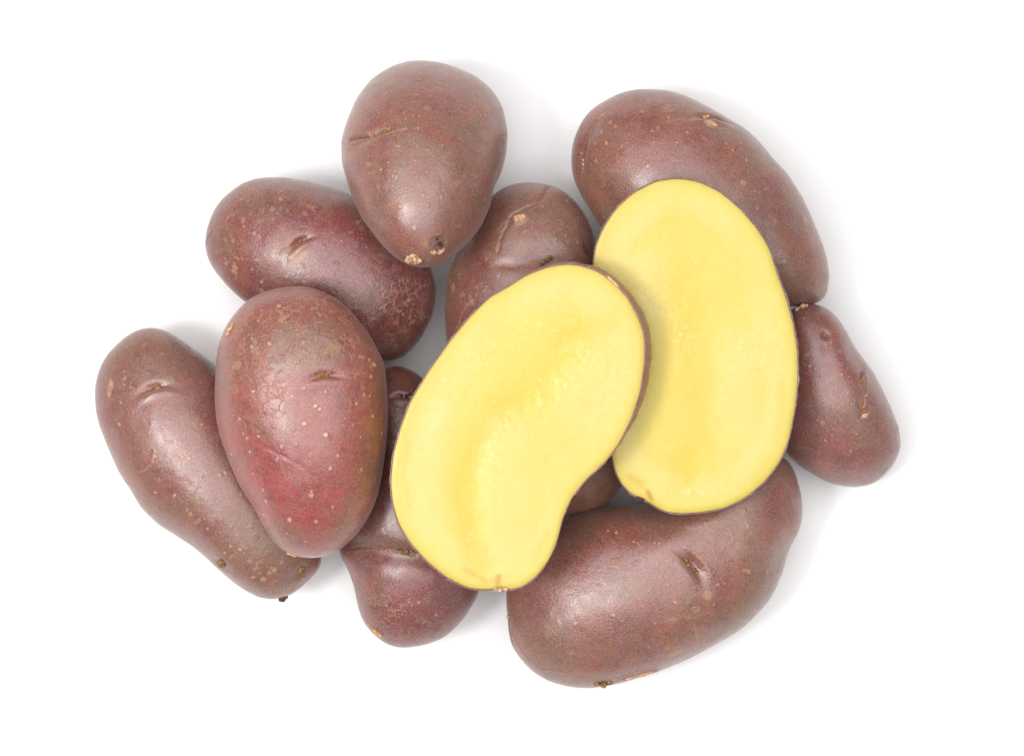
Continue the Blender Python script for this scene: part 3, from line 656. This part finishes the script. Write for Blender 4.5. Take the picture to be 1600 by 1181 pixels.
def bump_at(spec):
    """spec: list of (degrees in world, half-width degrees, pixels)"""
    def f(th):
        b = np.full_like(th, 1.5 * S)
        for a, w, p in spec:
            d = np.angle(np.exp(1j * (th - math.radians(a)))); b = b + p * S * np.exp(-(d / math.radians(w)) ** 2)
        return b
    return f

# ---------- H: far half
def dsk(s): s.sprinkle(30, .9, 2.2)
def dfc(band, wets):
    band([(1070,470),(1092,540),(1104,610),(1098,680),(1075,735)],34,(243,212,68),.75,1.2); band([(1058,350),(1068,410),(1075,470)],34,(240,216,84),.6,.5)
    band([(1010,500),(1030,600),(1020,690)],30,(240,220,100),.4); band([(1160,370),(1185,440)],26,(240,218,92),.4); band([(1120,560),(1150,500)],30,(244,226,110),.4)
    band([(1222,600),(1215,700),(1180,750)],7,(238,206,84),.4); band([(985,745),(1000,755)],8,(224,186,60),.6); band([(1012,768),(1018,780)],4,(196,122,36),.85,0,.1)
    band([(1040,765),(1075,752)],5,(240,204,60),.4)
    band([(1000,420),(1010,470)],40,(249,232,158),.5,-.4); band([(1150,560),(1150,660)],44,(249,232,158),.5,-.4)
    wets(1068,520,22,42); wets(1075,770,40,18,.9); wets(1040,470,50,30,.7); wets(1180,540,50,40,.7); wets(1020,440,40,40,.5); wets(1050,700,40,20,.5); wets(1090,400,60,40,.4)
def prt(p, o, s, f):
    add_on(p, o, f, "skin_flake", flake_mesh("skin_flake", 8, 2, 92, M_DARK, .05), 1000, 779, .5, -20)
cut_half("far cut potato half with pale yellow flesh, tucked partly under the other half", Hh, (0.0,0.10), 84, bump_at([(0,45,5),(40,25,4),(-60,30,2)]), 14, (112,66,58), dsk, dfc, prt)

# ---------- G: near half, topmost
def dsk(s):
    s.patch(990,470,40,60,-50,(176,112,84),.8); s.line([(935,414),(958,424),(980,446)],2.2,.5,(222,186,160),.7); s.line([(990,466),(1004,492),(1012,520)],1.6,.4,(206,160,132),.6); s.sprinkle(60, .9, 2.4)
def dfc(band, wets):
    band([(905,520),(872,562),(835,605),(780,645),(742,700),(728,760),(742,825),(752,880)],24,(243,211,64),.8,1.3); band([(880,560),(850,600)],44,(244,220,80),.5,.5)
    band([(770,480),(800,510),(830,560)],36,(244,224,106),.4); band([(955,500),(920,540)],18,(240,214,84),.5,.4); band([(935,660),(880,740)],26,(243,222,104),.4)
    band([(790,690),(800,780),(790,850)],44,(249,232,158),.5,-.6); band([(930,580),(900,640)],46,(249,232,158),.5,-.6); band([(690,640),(660,730),(670,800)],30,(249,232,158),.5,-.3)
    band([(640,690),(630,740),(640,790)],5,(240,206,74),.45); band([(855,830),(835,870)],7,(238,208,80),.4); band([(728,890),(760,908),(782,904)],4,(222,176,70),.6); band([(778,912),(779,900)],4,(196,136,70),.8,0,.1)
    wets(838,602,16,14); wets(838,665,22,14,.9); wets(700,592,22,8,.9); wets(720,610,60,30,.5); wets(860,520,60,50,.6); wets(940,600,50,50,.6); wets(730,850,50,40,.5); wets(760,560,60,50,.5); wets(760,700,30,60,.4)
def prt(p, o, s, f):
    add_on(p, o, f, "stem_scar", lump_cluster("stem_scar", [(-5,0,0,4),(3,1,0,5),(10,0,0,3.5)], 95, M_STEM, .6), 779, 919, .5)
    add_on(p, o, f, "skin_flake", flake_mesh("skin_flake", 13, 2.2, 96, M_STEM, .1), 962, 434, 1.2, -42)
cut_half("near cut potato half with a kidney shaped yellow face, at the pile's centre", G, (0.0,0.07), 84, bump_at([(42,24,23),(13,22,18),(70,14,7)]), 15, (128,78,64), dsk, dfc, prt)

# ------------------------------------------------------------------ render settings
scene.render.engine = 'CYCLES'
scene.cycles.max_bounces = 8; scene.cycles.diffuse_bounces = 5
